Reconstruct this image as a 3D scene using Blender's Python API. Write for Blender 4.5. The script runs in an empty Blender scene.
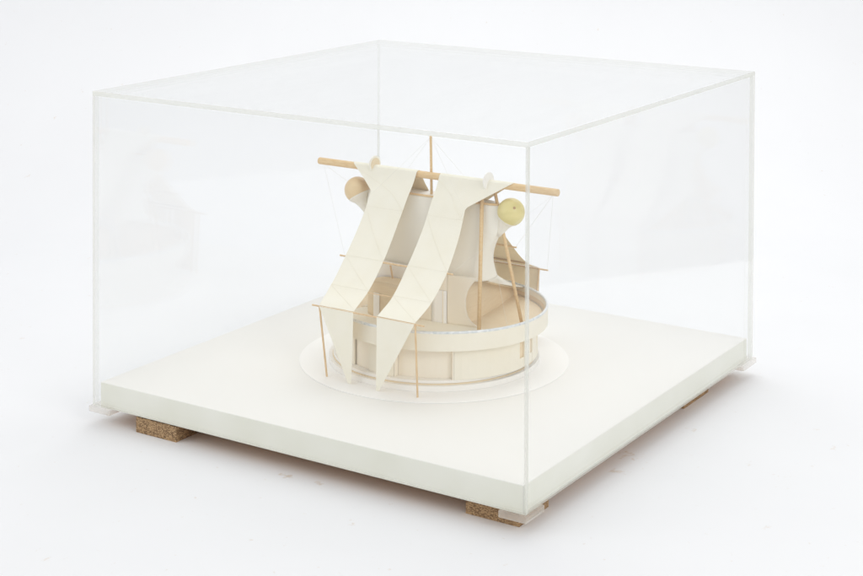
import bpy, bmesh, math, random
from mathutils import Vector, Matrix
random.seed(4)
S = bpy.context.scene
COL = S.collection

# ------------------------------------------------------------------ camera
FPX, CYP, CX, CY_, CZ, YAW, PIT, ROL = 1666.8263, -125.4092, -2.4391, -1.3697, 1.1495, 0.5701, -0.0235, 0.0040
cam_d = bpy.data.cameras.new("camera")
cam = bpy.data.objects.new("camera", cam_d); COL.objects.link(cam); S.camera = cam
fw = Vector((math.cos(YAW)*math.cos(PIT), math.sin(YAW)*math.cos(PIT), math.sin(PIT)))
rt = fw.cross(Vector((0, 0, 1))).normalized(); up = rt.cross(fw)
r2 = rt*math.cos(ROL)+up*math.sin(ROL); u2 = -rt*math.sin(ROL)+up*math.cos(ROL)
m = Matrix(((r2.x, u2.x, -fw.x, CX), (r2.y, u2.y, -fw.y, CY_), (r2.z, u2.z, -fw.z, CZ), (0, 0, 0, 1)))
cam.matrix_world = m
cam_d.sensor_fit = 'HORIZONTAL'; cam_d.sensor_width = 36
cam_d.lens = FPX/863*36
cam_d.shift_y = -(288-CYP)/863
cam_d.clip_start = 0.05; cam_d.clip_end = 60

# ------------------------------------------------------------------ light: a studio, softboxes over a white paper sweep
w = bpy.data.worlds.new("World"); S.world = w; w.use_nodes = True
bg = w.node_tree.nodes['Background']
bg.inputs[0].default_value = (0.985, 0.985, 1.0, 1); bg.inputs[1].default_value = 0.735
F2 = Vector((math.cos(YAW), math.sin(YAW), 0)); R2 = Vector((math.sin(YAW), -math.cos(YAW), 0))
def softbox(name, loc, target, sx, sy, power, col):
    d = bpy.data.lights.new(name, 'AREA'); d.shape = 'RECTANGLE'; d.size = sx; d.size_y = sy
    d.energy = power; d.color = col
    o = bpy.data.objects.new(name, d); COL.objects.link(o); o.location = loc
    o.rotation_euler = (Vector(target)-Vector(loc)).to_track_quat('-Z', 'Y').to_euler()
    return o
softbox("overhead_softbox", F2*2.0+R2*0.3+Vector((0, 0, 3.1)), (0.6, 0.5, 0), 2.6, 2.8, 46, (1, 0.99, 0.97))
softbox("left_softbox", F2*-0.6-R2*3.4+Vector((0, 0, 2.0)), (0.9, 0.9, 0.2), 1.8, 2.2, 22, (1, 0.985, 0.96))
softbox("backdrop_softbox", F2*1.9-R2*0.2+Vector((0, 0, 3.4)), F2*3.0+Vector((0, 0, 0.2)), 3.0, 0.8, 5, (0.985, 0.99, 1))
softbox("front_softbox", F2*-3.2+R2*2.3+Vector((0, 0, 2.4)), (0.5, 0.5, 0.15), 2.4, 1.6, 62, (1, 0.985, 0.955))
S.view_settings.view_transform = 'Standard'; S.view_settings.look = 'None'
S.view_settings.exposure = -0.055; S.view_settings.gamma = 1
S.cycles.transparent_max_bounces = 40; S.cycles.max_bounces = 12; S.cycles.diffuse_bounces = 6

# ------------------------------------------------------------------ materials
def mat(name, col, rough=0.7, noise=None, bump=0, scale=60, transl=0, spec=0.3, stretch=None, nscale=None):
    M = bpy.data.materials.new(name); M.use_nodes = True
    nt = M.node_tree; N = nt.nodes; L = nt.links; P = N['Principled BSDF']
    P.inputs['Base Color'].default_value = (*col, 1); P.inputs['Roughness'].default_value = rough
    P.inputs['Specular IOR Level'].default_value = spec
    if noise or bump:
        tc = N.new('ShaderNodeTexCoord'); mp = N.new('ShaderNodeMapping'); L.new(tc.outputs['Object'], mp.inputs[0])
        if stretch: mp.inputs['Scale'].default_value = stretch
        n = N.new('ShaderNodeTexNoise'); n.inputs['Scale'].default_value = nscale or scale; n.inputs['Detail'].default_value = 6
        L.new(mp.outputs[0], n.inputs['Vector'])
        if noise:
            r = N.new('ShaderNodeValToRGB'); r.color_ramp.elements[0].position = 0.32; r.color_ramp.elements[1].position = 0.68
            r.color_ramp.elements[0].color = (*noise, 1); r.color_ramp.elements[1].color = (*col, 1)
            L.new(n.outputs[0], r.inputs[0]); L.new(r.outputs[0], P.inputs['Base Color'])
        if bump:
            n2 = N.new('ShaderNodeTexNoise'); n2.inputs['Scale'].default_value = scale; n2.inputs['Detail'].default_value = 5
            L.new(mp.outputs[0], n2.inputs['Vector'])
            b = N.new('ShaderNodeBump'); b.inputs['Strength'].default_value = bump; b.inputs['Distance'].default_value = 0.002
            L.new(n2.outputs[0], b.inputs['Height']); L.new(b.outputs[0], P.inputs['Normal'])
    if transl:
        t = N.new('ShaderNodeBsdfTranslucent'); t.inputs[0].default_value = (*col, 1)
        mx = N.new('ShaderNodeMixShader'); mx.inputs[0].default_value = transl
        L.new(P.outputs[0], mx.inputs[1]); L.new(t.outputs[0], mx.inputs[2]); L.new(mx.outputs[0], N['Material Output'].inputs[0])
    return M

def acrylic(name, tint, milk=0.0, milkcol=(0.9, 0.92, 0.9), ior=1.47, streak=0.0):
    """clear sheet: fresnel reflection over straight transmission, with a little milky scatter"""
    M = bpy.data.materials.new(name); M.use_nodes = True
    nt = M.node_tree; N = nt.nodes; L = nt.links; N.remove(N['Principled BSDF'])
    geo = N.new('ShaderNodeNewGeometry'); mi = N.new('ShaderNodeMix'); mi.data_type = 'FLOAT'
    L.new(geo.outputs['Backfacing'], mi.inputs[0]); mi.inputs[2].default_value = ior; mi.inputs[3].default_value = 1/ior
    fr = N.new('ShaderNodeFresnel'); L.new(mi.outputs[0], fr.inputs['IOR'])
    tr = N.new('ShaderNodeBsdfTransparent'); tr.inputs[0].default_value = (*tint, 1)
    gl = N.new('ShaderNodeBsdfGlossy'); gl.inputs['Roughness'].default_value = 0.03; gl.inputs[0].default_value = (1, 1, 1, 1)
    df = N.new('ShaderNodeBsdfDiffuse'); df.inputs[0].default_value = (*milkcol, 1)
    tl = N.new('ShaderNodeBsdfTranslucent'); tl.inputs[0].default_value = (*milkcol, 1)
    dm = N.new('ShaderNodeMixShader'); dm.inputs[0].default_value = 0.5; L.new(df.outputs[0], dm.inputs[1]); L.new(tl.outputs[0], dm.inputs[2])
    m1 = N.new('ShaderNodeMixShader'); m1.inputs[0].default_value = milk
    if streak:
        tc = N.new('ShaderNodeTexCoord'); mp = N.new('ShaderNodeMapping'); mp.inputs['Scale'].default_value = (1.2, 9, 3)
        mp.inputs['Rotation'].default_value = (0, 0, 0.5)
        L.new(tc.outputs['Object'], mp.inputs[0]); n = N.new('ShaderNodeTexNoise'); n.inputs['Scale'].default_value = 3; n.inputs['Detail'].default_value = 5
        L.new(mp.outputs[0], n.inputs['Vector'])
        mr = N.new('ShaderNodeMapRange'); mr.inputs[1].default_value = 0.45; mr.inputs[2].default_value = 0.75
        mr.inputs[3].default_value = milk; mr.inputs[4].default_value = milk+streak
        L.new(n.outputs[0], mr.inputs[0]); L.new(mr.outputs[0], m1.inputs[0])
    L.new(tr.outputs[0], m1.inputs[1]); L.new(dm.outputs[0], m1.inputs[2])
    m2 = N.new('ShaderNodeMixShader'); L.new(fr.outputs[0], m2.inputs[0]); L.new(m1.outputs[0], m2.inputs[1]); L.new(gl.outputs[0], m2.inputs[2])
    L.new(m2.outputs[0], N['Material Output'].inputs[0])
    return M

M_clear = acrylic("clear_acrylic", (0.992, 0.994, 0.9935), milk=0.003)
M_top = acrylic("clear_acrylic_top", (0.992, 0.996, 0.993), milk=0.035, streak=0.04)
M_edge = acrylic("sawn_acrylic_edge", (0.94, 0.945, 0.92), milk=0.45, milkcol=(0.84, 0.845, 0.80))
M_edge2 = acrylic("polished_acrylic_edge", (0.965, 0.968, 0.955), milk=0.18, milkcol=(0.84, 0.845, 0.80))
M_tab = acrylic("cloudy_acrylic", (0.98, 0.975, 0.965), milk=0.30, milkcol=(0.88, 0.85, 0.80))
M_canvas = mat("cream_canvas", (0.97, 0.948, 0.835), 0.9, noise=(0.95, 0.92, 0.79), bump=0.2, scale=500, nscale=25, transl=0.12, spec=0.1)
M_paper = mat("cream_card", (0.91, 0.85, 0.735), 0.85, noise=(0.895, 0.83, 0.70), bump=0.05, scale=300, nscale=14, spec=0.15)
M_band = mat("pale_card", (0.88, 0.835, 0.71), 0.8, noise=(0.865, 0.815, 0.68), bump=0.05, scale=300, nscale=18, spec=0.15)
M_film = mat("white_tracing_film", (0.975, 0.952, 0.865), 0.6, noise=(0.965, 0.935, 0.84), transl=0.15, nscale=12, spec=0.2)
M_white = mat("white_card", (0.91, 0.89, 0.845), 0.7, noise=(0.90, 0.88, 0.83), nscale=10, spec=0.2)
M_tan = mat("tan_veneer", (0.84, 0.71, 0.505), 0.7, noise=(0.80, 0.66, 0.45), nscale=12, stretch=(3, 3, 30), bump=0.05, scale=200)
M_rod = mat("pine_dowel", (0.80, 0.60, 0.34), 0.55, noise=(0.70, 0.48, 0.24), nscale=60, stretch=(6, 1, 6), bump=0.1, scale=160)
M_stick = mat("beech_stick", (0.76, 0.56, 0.33), 0.55, noise=(0.64, 0.44, 0.23), nscale=50, stretch=(4, 4, 1))
M_board = mat("painted_white_board", (0.872, 0.862, 0.825), 0.55, noise=(0.865, 0.854, 0.815), nscale=5, bump=0.03, scale=180, spec=0.3)
M_side_tint = mat("painted_acrylic_tint", (0.862, 0.86, 0.785), 0.6, noise=(0.80, 0.80, 0.70), nscale=7)  # greenish cast of light through the acrylic, put into this colour
M_doorw = mat("bright_white_card", (0.95, 0.95, 0.94), 0.7)
M_disc = mat("white_disc_card", (0.945, 0.938, 0.915), 0.7, spec=0.2)
M_under = mat("raw_fibreboard", (0.70, 0.42, 0.20), 0.9, noise=(0.62, 0.36, 0.17), nscale=40)
M_canvas_shade = mat("canvas_underside_painted_shade", (0.89, 0.765, 0.54), 0.9, noise=(0.87, 0.74, 0.51), nscale=20, transl=0.1)  # same canvas from below, its tan shade put into the colour
M_ball2 = mat("pale_brown_wooden_ball", (0.80, 0.62, 0.37), 0.4, noise=(0.74, 0.55, 0.30), nscale=25, stretch=(1, 1, 3), spec=0.5)
M_ball = mat("varnished_wooden_ball", (0.77, 0.67, 0.30), 0.28, noise=(0.68, 0.60, 0.25), nscale=25, stretch=(1, 1, 3), spec=0.5)
M_dark = mat("dark_gap", (0.22, 0.18, 0.13), 0.9)
M_brown = mat("brown_stick", (0.45, 0.29, 0.15), 0.6)
M_string = mat("linen_thread", (0.80, 0.77, 0.70), 0.8)
M_seam = mat("stitched_thread", (0.86, 0.82, 0.71), 0.9)
# silvery bead rim
M_bead = mat("silver_bead_rim", (0.86, 0.87, 0.86), 0.35, noise=(0.60, 0.64, 0.66), nscale=120, spec=0.5)
# chipboard
def chip():
    M = bpy.data.materials.new("chipboard"); M.use_nodes = True
    N = M.node_tree.nodes; L = M.node_tree.links; P = N['Principled BSDF']; P.inputs['Roughness'].default_value = 0.9
    tc = N.new('ShaderNodeTexCoord'); mp = N.new('ShaderNodeMapping'); mp.inputs['Scale'].default_value = (1, 1, 2.2); L.new(tc.outputs['Object'], mp.inputs[0])
    v = N.new('ShaderNodeTexVoronoi'); v.inputs['Scale'].default_value = 350; L.new(mp.outputs[0], v.inputs['Vector'])
    bw = N.new('ShaderNodeSeparateColor'); L.new(v.outputs['Color'], bw.inputs[0])
    r = N.new('ShaderNodeValToRGB'); e = r.color_ramp.elements
    e[0].position = 0; e[0].color = (0.15, 0.092, 0.05, 1); e[1].position = 1; e[1].color = (0.54, 0.37, 0.20, 1)
    x = e.new(0.35); x.color = (0.25, 0.155, 0.082, 1); x = e.new(0.7); x.color = (0.42, 0.27, 0.14, 1)
    L.new(bw.outputs[0], r.inputs[0]); L.new(r.outputs[0], P.inputs['Base Color'])
    b = N.new('ShaderNodeBump'); b.inputs['Strength'].default_value = 0.4; b.inputs['Distance'].default_value = 0.002
    L.new(bw.outputs[1], b.inputs['Height']); L.new(b.outputs[0], P.inputs['Normal'])
    return M
M_chip = chip()
# paper sweep with a few scuffs
def sweep_mat():
    M = bpy.data.materials.new("white_paper_sweep"); M.use_nodes = True
    N = M.node_tree.nodes; L = M.node_tree.links; P = N['Principled BSDF']
    P.inputs['Roughness'].default_value = 0.75; P.inputs['Specular IOR Level'].default_value = 0.25
    tc = N.new('ShaderNodeTexCoord')
    n = N.new('ShaderNodeTexNoise'); n.inputs['Scale'].default_value = 2.2; n.inputs['Detail'].default_value = 4; L.new(tc.outputs['Object'], n.inputs['Vector'])
    r = N.new('ShaderNodeValToRGB'); r.color_ramp.elements[0].position = 0.3; r.color_ramp.elements[1].position = 0.7
    r.color_ramp.elements[0].color = (0.818, 0.828, 0.842, 1); r.color_ramp.elements[1].color = (0.836, 0.846, 0.860, 1)
    L.new(n.outputs[0], r.inputs[0])
    n2 = N.new('ShaderNodeTexNoise'); n2.inputs['Scale'].default_value = 16; n2.inputs['Detail'].default_value = 8; n2.inputs['Roughness'].default_value = 0.65
    mp = N.new('ShaderNodeMapping'); mp.inputs['Scale'].default_value = (1, 1.6, 1); L.new(tc.outputs['Object'], mp.inputs[0]); L.new(mp.outputs[0], n2.inputs['Vector'])
    r2_ = N.new('ShaderNodeValToRGB'); r2_.color_ramp.elements[0].position = 0.69; r2_.color_ramp.elements[1].position = 0.78
    r2_.color_ramp.elements[0].color = (0, 0, 0, 1); r2_.color_ramp.elements[1].color = (1, 1, 1, 1)
    L.new(n2.outputs[0], r2_.inputs[0])
    mx = N.new('ShaderNodeMix'); mx.data_type = 'RGBA'; L.new(r2_.outputs[0], mx.inputs[0]); L.new(r.outputs[0], mx.inputs[6]); mx.inputs[7].default_value = (0.70, 0.62, 0.54, 1)
    n3 = N.new('ShaderNodeTexNoise'); n3.inputs['Scale'].default_value = 70; n3.inputs['Detail'].default_value = 5; L.new(tc.outputs['Object'], n3.inputs['Vector'])
    mask = None
    for (x, y, rx) in SCUFFS:
        d = N.new('ShaderNodeVectorMath'); d.operation = 'DISTANCE'; d.inputs[1].default_value = (x, y, GZ); L.new(tc.outputs['Object'], d.inputs[0])
        mr = N.new('ShaderNodeMapRange'); mr.inputs[1].default_value = 0; mr.inputs[2].default_value = rx; mr.inputs[3].default_value = 0.24; mr.inputs[4].default_value = 0.0
        L.new(d.outputs['Value'], mr.inputs[0])
        if mask is None: mask = mr.outputs[0]
        else:
            a = N.new('ShaderNodeMath'); a.operation = 'MAXIMUM'; L.new(mask, a.inputs[0]); L.new(mr.outputs[0], a.inputs[1]); mask = a.outputs[0]
    a = N.new('ShaderNodeMath'); a.operation = 'ADD'; L.new(mask, a.inputs[0]); L.new(n3.outputs[0], a.inputs[1])
    mr = N.new('ShaderNodeMapRange'); mr.inputs[1].default_value = 0.70; mr.inputs[2].default_value = 0.86; L.new(a.outputs[0], mr.inputs[0])
    m3 = N.new('ShaderNodeMix'); m3.data_type = 'RGBA'; L.new(mr.outputs[0], m3.inputs[0]); L.new(mx.outputs[2], m3.inputs[6]); m3.inputs[7].default_value = (0.70, 0.64, 0.575, 1)
    L.new(m3.outputs[2], P.inputs['Base Color'])
    return M
GZ = -0.037
SCUFFS = [(-0.001, 0.502, 0.030), (-0.004, 0.429, 0.025), (0.433, 0.015, 0.050), (0.356, 0.002, 0.030), (0.241, -0.409, 0.020), (-0.121, 0.277, 0.030), (0.625, -0.024, 0.030)]
M_sweep = sweep_mat()

# ------------------------------------------------------------------ helpers
def link(name, verts, faces, material, parent=None, smooth=False, mi=None, loc=None, solid=0, bevel=0, off=0):
    me = bpy.data.meshes.new(name); me.from_pydata([tuple(v) for v in verts], [], faces); me.validate()
    mats = material if isinstance(material, (list, tuple)) else [material]
    for x in mats: me.materials.append(x)
    if mi:
        for p, k in zip(me.polygons, mi): p.material_index = k
    if smooth:
        for p in me.polygons: p.use_smooth = True
    bm = bmesh.new(); bm.from_mesh(me); bmesh.ops.recalc_face_normals(bm, faces=bm.faces); bm.to_mesh(me); bm.free()
    o = bpy.data.objects.new(name, me); COL.objects.link(o)
    if parent: o.parent = parent
    if loc: o.location = loc
    if solid:
        s = o.modifiers.new('solid', 'SOLIDIFY'); s.thickness = solid; s.offset = off
    if bevel:
        b = o.modifiers.new('bevel', 'BEVEL'); b.width = bevel; b.segments = 2; b.limit_method = 'ANGLE'
    return o
class MB:
    def __init__(s): s.v = []; s.f = []; s.m = []
    def box(s, a, b, k=0, ke=None, axis=None):
        i = len(s.v); x0, y0, z0 = a; x1, y1, z1 = b
        s.v += [(x0,y0,z0),(x1,y0,z0),(x1,y1,z0),(x0,y1,z0),(x0,y0,z1),(x1,y0,z1),(x1,y1,z1),(x0,y1,z1)]
        F = [((0,3,2,1),2),((4,5,6,7),2),((0,1,5,4),1),((2,3,7,6),1),((1,2,6,5),0),((3,0,4,7),0)]
        for q, ax in F:
            s.f.append(tuple(i+j for j in q)); s.m.append(k if (axis is None or ax == axis) else ke)
        return s
    def tube(s, pts, r, n=8, r1=None):
        pts = [Vector(p) for p in pts]; i0 = len(s.v); K = len(pts)
        for j, p in enumerate(pts):
            d = (pts[min(j+1, K-1)]-pts[max(j-1, 0)]).normalized()
            a = d.orthogonal().normalized() if j == 0 else (a - d*a.dot(d)).normalized()
            b = d.cross(a); rr = r if r1 is None else r+(r1-r)*j/(K-1)
            for q in range(n):
                t = 2*math.pi*q/n; s.v.append(tuple(p+a*rr*math.cos(t)+b*rr*math.sin(t)))
        for j in range(K-1):
            for q in range(n):
                s.f.append((i0+j*n+q, i0+j*n+(q+1) % n, i0+(j+1)*n+(q+1) % n, i0+(j+1)*n+q)); s.m.append(0)
        s.f.append(tuple(i0+q for q in range(n))[::-1]); s.m.append(0)
        s.f.append(tuple(i0+(K-1)*n+q for q in range(n))); s.m.append(0)
        return s
    def grid(s, rows, close=False, k=0):
        i0 = len(s.v); n = len(rows[0])
        for r in rows: s.v += [tuple(p) for p in r]
        for j in range(len(rows)-1):
            for q in range(n if close else n-1):
                s.f.append((i0+j*n+q, i0+j*n+(q+1) % n, i0+(j+1)*n+(q+1) % n, i0+(j+1)*n+q)); s.m.append(k)
        return s
    def build(s, name, material, parent=None, **k):
        return link(name, s.v, s.f, material, parent, mi=s.m, **k)
def lathe(prof, c=(0, 0), sx=1, sy=1, n=96, k=0):
    """closed ring profile [(r,z)] swept round"""
    b = MB(); rows = []
    for r, z in prof+[prof[0]]:
        rows.append([(c[0]+r*sx*math.cos(2*math.pi*q/n), c[1]+r*sy*math.sin(2*math.pi*q/n), z) for q in range(n)])
    b.grid(rows, close=True); return b
def disc(R, z0, z1, n=96, c=(0, 0)):
    b = MB(); rows = [[(c[0]+R*math.cos(2*math.pi*q/n), c[1]+R*math.sin(2*math.pi*q/n), z) for q in range(n)] for z in (z0, z1)]
    b.grid(rows, close=True); b.f.append(tuple(range(n))[::-1]); b.m.append(0); b.f.append(tuple(range(n, 2*n))); b.m.append(0)
    return b
def spline(P, n):
    out = []; P = [Vector(p) for p in P]; Q = [P[0]*2-P[1]]+P+[P[-1]*2-P[-2]]
    for i in range(1, len(Q)-2):
        for k in range(n):
            t = k/n; a, b, c, d = Q[i-1], Q[i], Q[i+1], Q[i+2]
            out.append(0.5*((2*b)+(c-a)*t+(2*a-5*b+4*c-d)*t*t+(3*b-a-3*c+d)*t**3))
    out.append(P[-1]); return out
def thing(name, label, cat, loc=(0, 0, 0), group=None):
    o = bpy.data.objects.new(name, None); COL.objects.link(o); o.location = loc; o.empty_display_size = .05
    o['label'] = label; o['category'] = cat
    if group: o['group'] = group
    return o
def tag(o, label, cat, group=None):
    o['label'] = label; o['category'] = cat
    if group: o['group'] = group
    return o

# ------------------------------------------------------------------ setting: white paper sweep
GZ = -0.037
def sweep():
    prof = []; x0, x1, rad, top = -3.6, 2.9, 0.9, 2.4
    for i in range(14): prof.append((x0+(x1-rad-x0)*i/13, GZ))
    for i in range(1, 17):
        a = math.pi/2*i/16; prof.append((x1-rad+rad*math.sin(a), GZ+rad-rad*math.cos(a)))
    prof.append((x1, top))
    rows = [[F2*f+R2*r+Vector((0, 0, z)) for r in (-5.0, -3.4, -2.1, -1.2, -0.4, 0.4, 1.37)] for f, z in prof]
    o = MB().grid(rows).build("floor", M_sweep, smooth=True)
    o['kind'] = 'structure'
sweep()

# ------------------------------------------------------------------ display case (x = depth D, y = width W)
W, D, H, HB, T = 1.0, 1.0177, 0.6341, 0.0464, 0.0090
case = thing("display_case", "large clear acrylic box cover standing over the white board and model", "display case", (0, 0, 0))
g = 0.0002
MB().box((0, 0, 0), (T, W, H-T-g), 0, 1, 0).build("side_panel", [M_clear, M_edge], case, bevel=0.0008)
MB().box((D-T, 0, 0), (D, W, H-T-g), 0, 1, 0).build("side_panel", [M_clear, M_edge], case, bevel=0.0008)
MB().box((T+g, 0, 0), (D-T-g, T, H-T-g), 0, 1, 1).build("side_panel", [M_clear, M_edge], case, bevel=0.0008)
MB().box((T+g, W-T, 0), (D-T-g, W, H-T-g), 0, 1, 1).build("side_panel", [M_clear, M_edge2], case, bevel=0.0008)
MB().box((0, 0, H-T), (D, W, H), 0, 1, 2).build("top_panel", [M_top, M_edge], case, bevel=0.0008)
for (a, b) in (((-.005, -.004), (.060, .051)), ((-.005, .950), (.055, 1.006)), ((.955, -.004), (1.030, .050))):
    MB().box((a[0], a[1], -0.0125), (b[0], b[1], -0.0003)).build("corner_tab", M_tab, case, bevel=0.0015)

# ------------------------------------------------------------------ base board
base = thing("base_board", "thick white painted square board with a pale round disc, under the clear cover", "base board", (0, 0, 0))
i_ = T+0.0009
MB().box((i_, i_, -0.0045), (D-i_-.003, W-i_-.003, HB)).build("slab", M_board, base, bevel=0.0012)
for q in range(2):
    e0, e1 = i_-.0006, i_-.0001
    bx = [((e0, i_+.001, -.003), (e1, W-i_-.004, HB-.0012)), ((i_+.001, e0, -.003), (D-i_-.004, e1, HB-.0012))][q]
    MB().box(*bx).build("side_tint_strip", M_side_tint, base)  # added strip that carries the acrylic's tint on the board side
MB().box((i_+.006, i_+.006, -0.0062), (D-i_-.009, W-i_-.009, -0.0047)).build("underside", M_under, base)
MX, MY = 0.509, 0.509
disc(0.284, HB+0.0002, HB+0.0016, c=(MX, MY)).build("round_disc", M_disc, base, bevel=0.0004)

# ------------------------------------------------------------------ chipboard blocks
grp = "chipboard blocks under the board"
def block(x0, y0, x1, y1, label):
    o = MB().box((-(x1-x0)/2, -(y1-y0)/2, 0), ((x1-x0)/2, (y1-y0)/2, -0.0064-GZ)).build("support_block", M_chip, bevel=0.0006)
    o.location = ((x0+x1)/2, (y0+y1)/2, GZ+0.0001); tag(o, label, "wood block", grp)
block(.010, .787, .085, .892, "speckled brown chipboard block under the left end of the board's front edge")
block(.030, .029, .135, .137, "chipboard block under the board's nearest corner, partly behind a clear corner tab")
block(.732, .036, .858, .120, "chipboard block showing as a thin sliver under the board's right edge")

# ------------------------------------------------------------------ the architectural model
mdl = thing("architectural_model", "cream card and wood model of a round building with two canvas banners over a pole", "architectural model", (MX, MY, HB+0.0018))
RC = (0.0, -0.012)                       # centre of the parapet ring
# plinth
lathe([(0.150, 0), (0.222, 0), (0.222, 0.011), (0.150, 0.011)]).build("plinth", M_white, mdl, bevel=0.0004)
lathe([(0.150, 0.0112), (0.214, 0.0112), (0.214, 0.0135), (0.150, 0.0135)]).build("plinth_edge", M_tan, mdl)
lathe([(0.140, 0.0137), (0.2125, 0.0137), (0.2125, 0.0195), (0.140, 0.0195)]).build("ground_floor", M_white, mdl, bevel=0.0004)
# ground floor walls: flat card panels round the drum, some set back
def wall_panel(a0, a1, r, z0, z1, material, name="drum_wall", th=0.003, c=RC, steps=10, sy=1.03):
    out = []; inn = []
    for k in range(steps+1):
        a = math.radians(a0+(a1-a0)*k/steps)
        out.append((c[0]+r*math.cos(a), c[1]+r*sy*math.sin(a))); inn.append((c[0]+(r-th)*math.cos(a), c[1]+(r-th)*sy*math.sin(a)))
    b = MB(); ring = out+inn[::-1]; n = len(ring)
    b.v += [(x, y, z0) for x, y in ring]+[(x, y, z1) for x, y in ring]
    for k in range(n): b.f.append((k, (k+1) % n, n+(k+1) % n, n+k)); b.m.append(0)
    K = steps+1
    for k in range(steps):
        for zz in (0, n):
            b.f.append((zz+k, zz+k+1, zz+n-2-k, zz+n-1-k)); b.m.append(0)
    return b.build(name, material, mdl)
ZW0, ZW1 = 0.0197, 0.0855
# angles: 180 = towards camera side (-x), 270 = towards -y
wall_panel(187, 219.5, 0.190, ZW0, ZW1, M_paper)                 # recessed bay (shaded)
wall_panel(220, 264, 0.203, ZW0, ZW1, M_band)                  # proud wall
def pol(a, r): return (RC[0]+r*math.cos(math.radians(a)), RC[1]+r*1.03*math.sin(math.radians(a)))
def cheek(a, r0=.186, r1=.2025, m_=None):
    p, q = pol(a, r0), pol(a, r1); p2, q2 = pol(a+.8, r0), pol(a+.8, r1); ring = [p, q, q2, p2]
    b = MB(); b.v = [(x, y, ZW0) for x, y in ring]+[(x, y, ZW1) for x, y in ring]
    b.f = [(0, 1, 2, 3), (7, 6, 5, 4)]+[(k, (k+1) % 4, 4+(k+1) % 4, 4+k) for k in range(4)]; b.m = [0]*6
    b.build("bay_cheek", m_ or M_paper, mdl)
cheek(219.1); cheek(186)
wall_panel(269, 276, 0.203, ZW0, ZW1, M_band)
wall_panel(280, 289, 0.203, ZW0, ZW1, M_band)
wall_panel(293, 360, 0.203, ZW0, ZW1, M_band, steps=20)
wall_panel(0, 155, 0.203, ZW0, ZW1, M_band, steps=30)
wall_panel(153, 172, 0.197, ZW0, ZW1, M_paper)
wall_panel(168.5, 185.8, 0.203, ZW0, ZW1, M_band)
for a0, a1 in ((263.5, 269.5), (275.5, 280.5), (288.5, 293.5)):
    wall_panel(a0-1.5, a1+1.5, 0.1995, ZW0+.004, ZW1, M_tan, "slot_window", steps=3)
    wall_panel(a0+.6, a1-.6, 0.2022, ZW0, ZW0+.020, M_band, "sill", steps=3)
# terrace floor
b = disc(0.2175, 0.0860, 0.0980, c=(0, 0)); o = b.build("terrace_floor", M_tan, mdl); o.location = (RC[0], RC[1], 0)
fr = []
for k in range(33):
    a = math.radians(128+(236-128)*k/32); fr.append((RC[0]+.216*math.cos(a), RC[1]+.225*math.sin(a)))
fr += [(-.075, -.170), (-.058, -.152), (-.050, -.135), (-.040, -.11), (-.040, .11), (-.050, .135)]
b = MB(); n = len(fr); b.v = [(x, y, .0981) for x, y in fr]+[(x, y, .0992) for x, y in fr]
b.f = [tuple(range(n))[::-1], tuple(range(n, 2*n))]+[(k, (k+1) % n, n+(k+1) % n, n+k) for k in range(n)]; b.m = [0]*(n+2)
b.build("terrace_card", M_band, mdl)
# parapet ring (ellipse)
A_, B_ = 0.222, 0.231
b = lathe([(1.0, 0.0835), (1.0, 0.1185), (0.982, 0.1185), (0.982, 0.0835)], c=RC, sx=A_, sy=B_, n=128)
b.build("parapet", M_band, mdl, smooth=False)
b = lathe([(0.9815, 0.0982), (0.9815, 0.1080), (0.9800, 0.1080), (0.9800, 0.0982)], c=RC, sx=A_, sy=B_, n=128)
b.build("parapet_lining", M_tan, mdl)
pts = [(RC[0]+A_*.991*math.cos(t), RC[1]+B_*.991*math.sin(t), 0.1200) for t in [2*math.pi*k/128 for k in range(129)]]
MB().tube(pts, 0.0029, 8).build("rim_tube", M_bead, mdl, smooth=True)

# ---- tower shell
def sup(a, n=2.6):
    c, s = math.cos(a), math.sin(a); return math.copysign(abs(c)**(2/n), c), math.copysign(abs(s)**(2/n), s)
zp = [(.342, .158, .012, .036), (.325, .166, .016, .039), (.305, .168, .022, .042), (.288, .162, .027, .046), (.268, .150, .034, .050), (.245, .140, .042, .055), (.222, .136, .049, .060), (.200, .139, .053, .066), (.186, .143, .053, .070)]
zs = spline([(z, b_, 0) for z, b_, _, _ in zp], 4); af = spline([(a, c_, 0) for _, _, a, c_ in zp], 4)
rows = []
NT = 96
for P_, Q_ in zip(zs, af):
    row = []
    for k in range(NT):
        c, s = sup(2*math.pi*k/NT); row.append(((Q_.y if c > 0 else Q_.x)*c, 0.002+P_.y*s, P_.x))
    rows.append(row)
tower = MB().grid(rows, close=True).build("tower", M_film, mdl, smooth=True, solid=0.002)
rc_ = rows[1]; b = MB(); b.v = [(p[0]*.96, p[1]*.98, p[2]+.0035) for p in rc_]; b.f = [tuple(range(NT))]; b.m = [0]
b.build("tower_bright_cap", M_white, tower, solid=.001)  # added white cap so the open tower top shows bright
# rail along the tower's front top edge
row0 = rows[0]
fr_ = [Vector(p)+Vector((-.0015, 0, .001)) for p in row0 if p[0] <= 0.0]
MB().tube(fr_, 0.0022, 6).build("top_rail", M_rod, tower)
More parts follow.
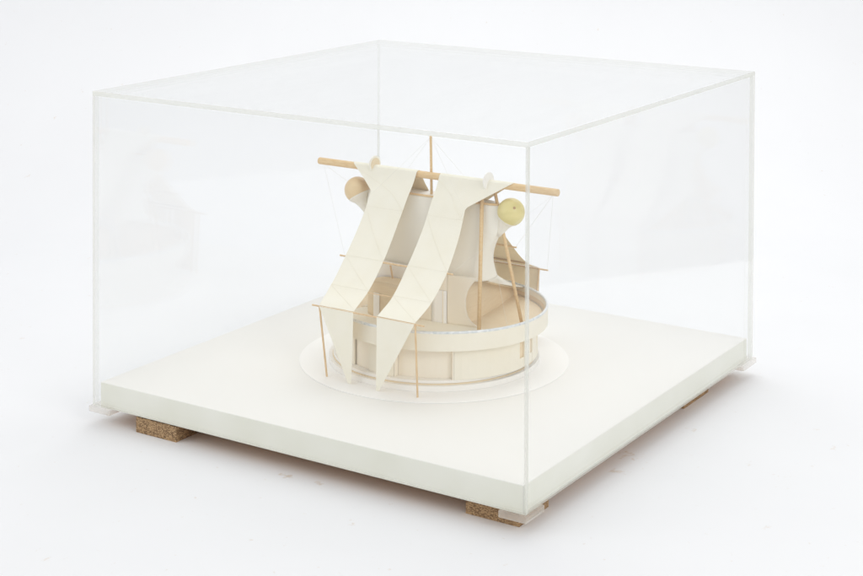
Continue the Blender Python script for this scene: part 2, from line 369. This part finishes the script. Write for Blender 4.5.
# skirt that sweeps back and down from the tower to the far rim
sk = []
zb = 0.186; bb, af_, ab_ = zp[-1][1], zp[-1][2], zp[-1][3]
for j in range(13):
    t = j/12; row = []
    for k in range(49):
        u = -1+2*k/48; th = math.radians(100*u); c, s = sup(th)
        p0 = Vector(((ab_ if c > 0 else af_)*c, 0.002+bb*s, zb))
        ph = math.radians(24*u); p1 = Vector((RC[0]+A_*.975*math.cos(ph), RC[1]+B_*.975*math.sin(ph), 0.119))
        h = t**1.1; zt = p0.z+(p1.z-p0.z)*t
        row.append((p0.x+(p1.x-p0.x)*h, p0.y+(p1.y-p0.y)*h, zt))
    sk.append(row)
skirt = MB().grid(sk).build("skirt", M_film, tower, smooth=True, solid=0.002)
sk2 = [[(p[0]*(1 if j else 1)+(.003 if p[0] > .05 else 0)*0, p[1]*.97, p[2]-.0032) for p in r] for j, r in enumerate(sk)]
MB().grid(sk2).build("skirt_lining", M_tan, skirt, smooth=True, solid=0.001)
for sy in (-1, 1):
    rows = []
    for v in (0, .33, .66, 1):
        row = []
        for k in range(13):
            x = -.047+.252*k/12; zt = .1835-.0655*max(0, x)/.205
            row.append((x, sy*(.1075-.030*(k/12)**2)+.002, .098+v*(zt-.098)))
        rows.append(row)
    MB().grid(rows).build("core_wall", M_tan, tower, solid=.002)
# lower front wall with the scooped side opening
def fwx(y): return -0.056-0.012*(1-min(1, abs(y)/.13)**2)
def edge_y(z):
    P_ = [(.098, .150), (.102, .137), (.108, .127), (.118, .119), (.135, .114), (.155, .114), (.170, .1175), (.182, .124), (.192, .132), (.2005, .140)]
    for (z0, y0), (z1, y1) in zip(P_, P_[1:]):
        if z <= z1: return y0+(y1-y0)*(z-z0)/(z1-z0)
    return P_[-1][1]
def front_wall(s0, s1, z0, z1, material, name, par, off=0.0, nx=16, nz=20, th=0.003, clampl=None):
    rows = []
    for j in range(nz+1):
        z = z0+(z1-z0)*j/nz; row = []
        ya = -edge_y(z) if s0 is None else s0; yb = edge_y(z) if s1 is None else s1
        for k in range(nx+1):
            y = ya+(yb-ya)*k/nx; row.append((fwx(y)-off, y, z))
        rows.append(row)
    return MB().grid(rows).build(name, material, par, solid=th, smooth=True)
front_wall(None, -.0725, .098, .2005, M_paper, "front_wall", tower)
front_wall(-.0725, -.038, .166, .2005, M_paper, "front_wall", tower, nx=4)
front_wall(-.038, .004, .098, .2005, M_paper, "front_wall", tower, nx=8)
door = front_wall(-.0725, -.038, .098, .166, M_doorw, "door", tower, off=.0022, nx=4, th=0.001)
MB().box((fwx(-.066)-.0042, -.0652, .099), (fwx(-.066)+.0035, -.0638, .1655)).build("door_post", M_paper, door)
# left half: low curved bay with clerestory glazing over it
front_wall(.1165, None, .098, .2005, M_paper, "front_wall", tower, nx=4)
cl = front_wall(.004, .1165, .150, .2045, M_white, "clerestory", tower, off=-.006, nx=12, th=0.001)
MB().tube([(fwx(.05)-.002, .066, .2), (fwx(.05)-.006, .052, .150)], .0021, 6).build("mullion", M_stick, cl)
rows = []
for j in range(9):
    v = j/8; row = []
    for k in range(25):
        u = k/24; a = math.pi*u; y = .058-.056*math.cos(a)
        topz = .158+.016*math.sin(a)
        row.append((-.066-.040*math.sin(a)**.7, y, .098+(topz-.098)*v))
    rows.append(row)
bay = MB().grid(rows).build("curved_bay", M_tan, tower, smooth=True, solid=.002)
cap = rows[-1]
bc = MB(); bc.v = [tuple(p) for p in cap]+[(-.062, p[1], p[2]) for p in cap]
for k in range(24): bc.f.append((k, k+1, 25+k+1, 25+k)); bc.m.append(0)
bc.build("bay_roof", M_tan, bay)
dy0, dy1 = .066, .080
MB().box((-.1105, dy0, .0985), (-.1085, dy1, .150)).build("bay_door", M_doorw, bay)

# ---- balls in their sockets
def sphere(c, r, nu=32, nv=20):
    b = MB(); rows = []
    for j in range(nv+1):
        p = math.pi*j/nv; p = min(max(p, .02), math.pi-.02)
        rows.append([(c[0]+r*math.sin(p)*math.cos(2*math.pi*k/nu), c[1]+r*math.sin(p)*math.sin(2*math.pi*k/nu), c[2]+r*math.cos(p)) for k in range(nu)])
    b.grid(rows, close=True); b.f.append(tuple(range(nu))); b.m.append(0); b.f.append(tuple(nv*nu+k for k in range(nu))); b.m.append(0)
    return b
for s, yc, r in ((-1, -.1855, .0285), (1, .199, .0285)):
    ball = sphere((0, yc, .331), r).build("ball", M_ball if s < 0 else M_ball2, mdl, smooth=True)
    hd = Vector((-.35, s*.85, .38)).normalized()
    if s < 0:
        hd = Vector((-.62, -.62, .48)).normalized(); c0 = Vector((0, yc, .331))
        MB().tube([c0+hd*(r-.004), c0+hd*(r+.0006)], .0028, 12).build("hole", M_brown, ball)
    c0 = Vector((0, yc, .331)); dn = Vector((0, -s*.62, -1)).normalized(); a = Vector((1, 0, 0)); bq = dn.cross(a); n = 32
    ts, Ln = (.55, .060) if s < 0 else (.42, .056)
    th0 = math.acos(ts); prof_ = [(r*q, r*1.010*math.sqrt(1-q*q)) for q in [ts+(.78-ts)*m_/7 for m_ in range(8)]]+[(r*1.1, r*.47), (Ln*.8, r*.33), (Ln, r*.24)]
    rows = [[c0+dn*t+a*q*math.cos(2*math.pi*k/n)+bq*q*math.sin(2*math.pi*k/n) for k in range(n)] for t, q in prof_]
    MB().grid(rows, close=True).build("socket", M_film, tower, smooth=True, solid=.0008, off=1)

# ---- pole, mast, props
YB0, YB1 = -.295, .302
pole = MB().tube([(0, YB0, .3835), (0, YB1, .3835)], .0075, 20).build("pole", M_rod, mdl, smooth=False, bevel=.001)
mast = MB().tube([(.0100, .0115, .20), (.0100, .0170, .466)], .0031, 12, r1=.0028).build("mast", M_rod, mdl)
def prop(a, b, r=.0034, name="prop", material=None, r1=None):
    return MB().tube([a, b], r, 10, r1=r1).build(name, material or M_rod, mdl, smooth=True)
prop((-.008, -.1215, .379), (-.080, -.158, .0985), r=.0040)
prop((.006, -.140, .380), (.012, -.206, .0985), r=.0034)
prop((.006, .150, .380), (.05, .150, .0985), r=.0032)

# ---- cross rods and posts
ROD = ((.1305, .2255), (.250, .1505))
for sx in (-1, 1):
    MB().tube([(sx*.1305, -.127 if sx < 0 else -.124, .2225), (sx*.1305, .151, .2225)], .0019, 8).build("cross_rod", M_stick, mdl)
    MB().tube([(sx*.250, -.136, .1490), (sx*.250, .134, .1490)], .0018, 8).build("cross_rod", M_stick, mdl)
MB().tube([(-.190, -.110, .1745), (-.190, .103, .1745)], .0009, 6).build("cross_rod", M_stick, mdl)
MB().tube([(.190, -.118, .1745), (.190, .112, .1745)], .0016, 6).build("cross_rod", M_brown, mdl)
for x, y, tx, ty in ((-.226, .1145, -.2485, .1170), (-.230, -.1085, -.2485, -.1145), (.226, .1145, .2485, .1060), (.230, -.1085, .2485, -.1145)):
    MB().tube([(x, y, 0), (tx, ty, .1490)], .0020, 8).build("corner_post", M_stick, mdl)

# ---- the two banners, each one sheet over the pole from front rods to rear rods
half = [(.0078, .3885), (.020, .3655), (.040, .3375), (.074, .2865), (.1305, .2250), (.190, .1775), (.250, .1515)]
hp = spline([(x, 0, z) for x, z in half], 8)
prof = [(-p.x, p.z) for p in hp[::-1]]+[(-.0045, .3908), (0, .3916), (.0045, .3908)]+[(p.x, p.z) for p in hp]
def tab(T_, a):
    for (x0, y0), (x1, y1) in zip(T_, T_[1:]):
        if a <= x1: return y0+(y1-y0)*(a-x0)/(x1-x0)
    return T_[-1][1]
RI = [(0, -.0165), (.133, -.0185), (.20, -.0240), (.25, -.0260)]; RO = [(0, -.098), (.041, -.101), (.082, -.1085), (.131, -.1140), (.25, -.1145)]
LI = [(0, .0400), (.07, .0460), (.14, .0410), (.216, .0355), (.25, .0315)]; LO = [(0, .138), (.13, .1365), (.195, .1300), (.25, .1165)]
def banner(sgn):
    rows = []; edges = []
    for x, z in prof:
        ax = abs(x); t = min(1, ax/.25)
        if sgn < 0: yi = tab(RI, ax); yo = tab(RO, ax); yw = -.193
        else: yi = tab(LI, ax); yo = tab(LO, ax); yw = .207
        if x > 0: yi = (-.013+.024*t) if sgn < 0 else (.042-.026*t)
        nx = .046 if sgn > 0 else .040
        zn = .3355 if sgn < 0 else .3425
        if z > zn: yo = yo+(yw-yo)*(z-zn)/(.3916-zn)
        row = []
        for k in range(13):
            v = k/12; y = yi+(yo-yi)*v
            sag = -.0006*math.sin(math.pi*v)*math.sin(math.pi*min(1, ax/.13))
            row.append((x, y, z+sag))
        rows.append(row); edges.append((yi, yo))
    o = MB().grid(rows).build("banner", [M_canvas, M_canvas_shade], mdl, solid=.0006)
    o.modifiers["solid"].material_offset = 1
    # seams: stitched threads laid on the sheet between the rods
    def at(x, v):
        i = max(k for k in range(len(prof)-1) if prof[k][0] <= x); f = (x-prof[i][0])/(prof[i+1][0]-prof[i][0])
        q = v*12; k = min(11, int(q)); g_ = q-k
        a, b_ = (Vector(rows[n_][k]).lerp(Vector(rows[n_][k+1]), g_) for n_ in (i, i+1))
        return a.lerp(b_, f)
    b = MB()
    st = [-.012, -.055, -.1305, -.190, -.247]
    for i in range(len(st)-1):
        n = 14; P_ = []
        for k in range(n+1):
            x = st[i]+(st[i+1]-st[i])*k/n; v = k/n if sgn < 0 else 1-k/n
            P_.append(at(x, v)+Vector((-.0006, 0, .0008)))
        b.tube(P_, .00022, 4)
    for x in st[1:4]:
        b.tube([at(x, k/12)+Vector((-.0006, 0, .0008)) for k in range(13)], .0002, 4)
    b.build("stitching", M_seam, o)
    return o
bR = banner(-1); bL = banner(1)
def flap(par, p0, p1, tip, w_):
    """hanging tapered end: top corners p0,p1, tip on the ground, w_ = tip width along y"""
    rows = []
    for j in range(15):
        t = j/14; row = []
        for k in range(7):
            v = k/6; top = Vector(p0).lerp(Vector(p1), v); bt = Vector(tip)+Vector((0, w_*(v-.5), 0))
            q = top.lerp(bt, t); q.x += -.0008*math.sin(math.pi*t)*math.copysign(1, p0[0]); row.append(q)
        rows.append(row)
    MB().grid(rows).build("flap", [M_canvas, M_canvas_shade], par, solid=.0006).modifiers["solid"].material_offset = 1
flap(bR, (-.2515, -.0255, .150), (-.2515, -.1145, .150), (-.244, -.0225, .0008), -.007)
flap(bL, (-.2515, .0315, .150), (-.2515, .1160, .150), (-.239, .0490, .0008), .008)
flap(bR, (.2515, .0105, .150), (.2515, -.1145, .150), (.249, -.0520, .0008), -.118)
flap(bL, (.2515, .0165, .150), (.2515, .1010, .150), (.249, .0590, .0008), .080)

# ---- discs on the pole beside the wings
for y, x, z, rz, k in ((.153, -.001, .3925, -.12, M_film), (-.134, -.005, .3895, -.1, M_white)):
    b = MB().tube([(0, -.0013, 0), (0, .0013, 0)], .0180, 36)
    o = b.build("collar_disc", k, mdl, bevel=.0004); o.location = (x, y, z); o.rotation_euler = (0, 0, rz)
    if y > 0: b = MB().tube([(0, -.0025, 0), (0, .0025, 0)], .0135, 24).build("collar_hub", M_tan, o)

# ---- threads
def thread(*p): MB().tube(p, .00024, 4).build("thread", M_string, mdl)
for s, ye in ((-1, YB0+.012), (1, YB1-.012)):
    thread((0, ye, .378), (-.1305, s*.131+.008, .224))
    thread((0, ye, .378), (.1305, s*.131+.008, .224))
for s, yn in ((-1, -.098), (1, .132)):
    thread((.0100, .0170, .463), (-.0455, yn, .337))
    thread((.0100, .0170, .463), (.0425, yn, .336))
thread((0, YB0+.012, .378), (.250, -.134, .151))
thread((.012, -.140, .22), (-.02, -.19, .10))
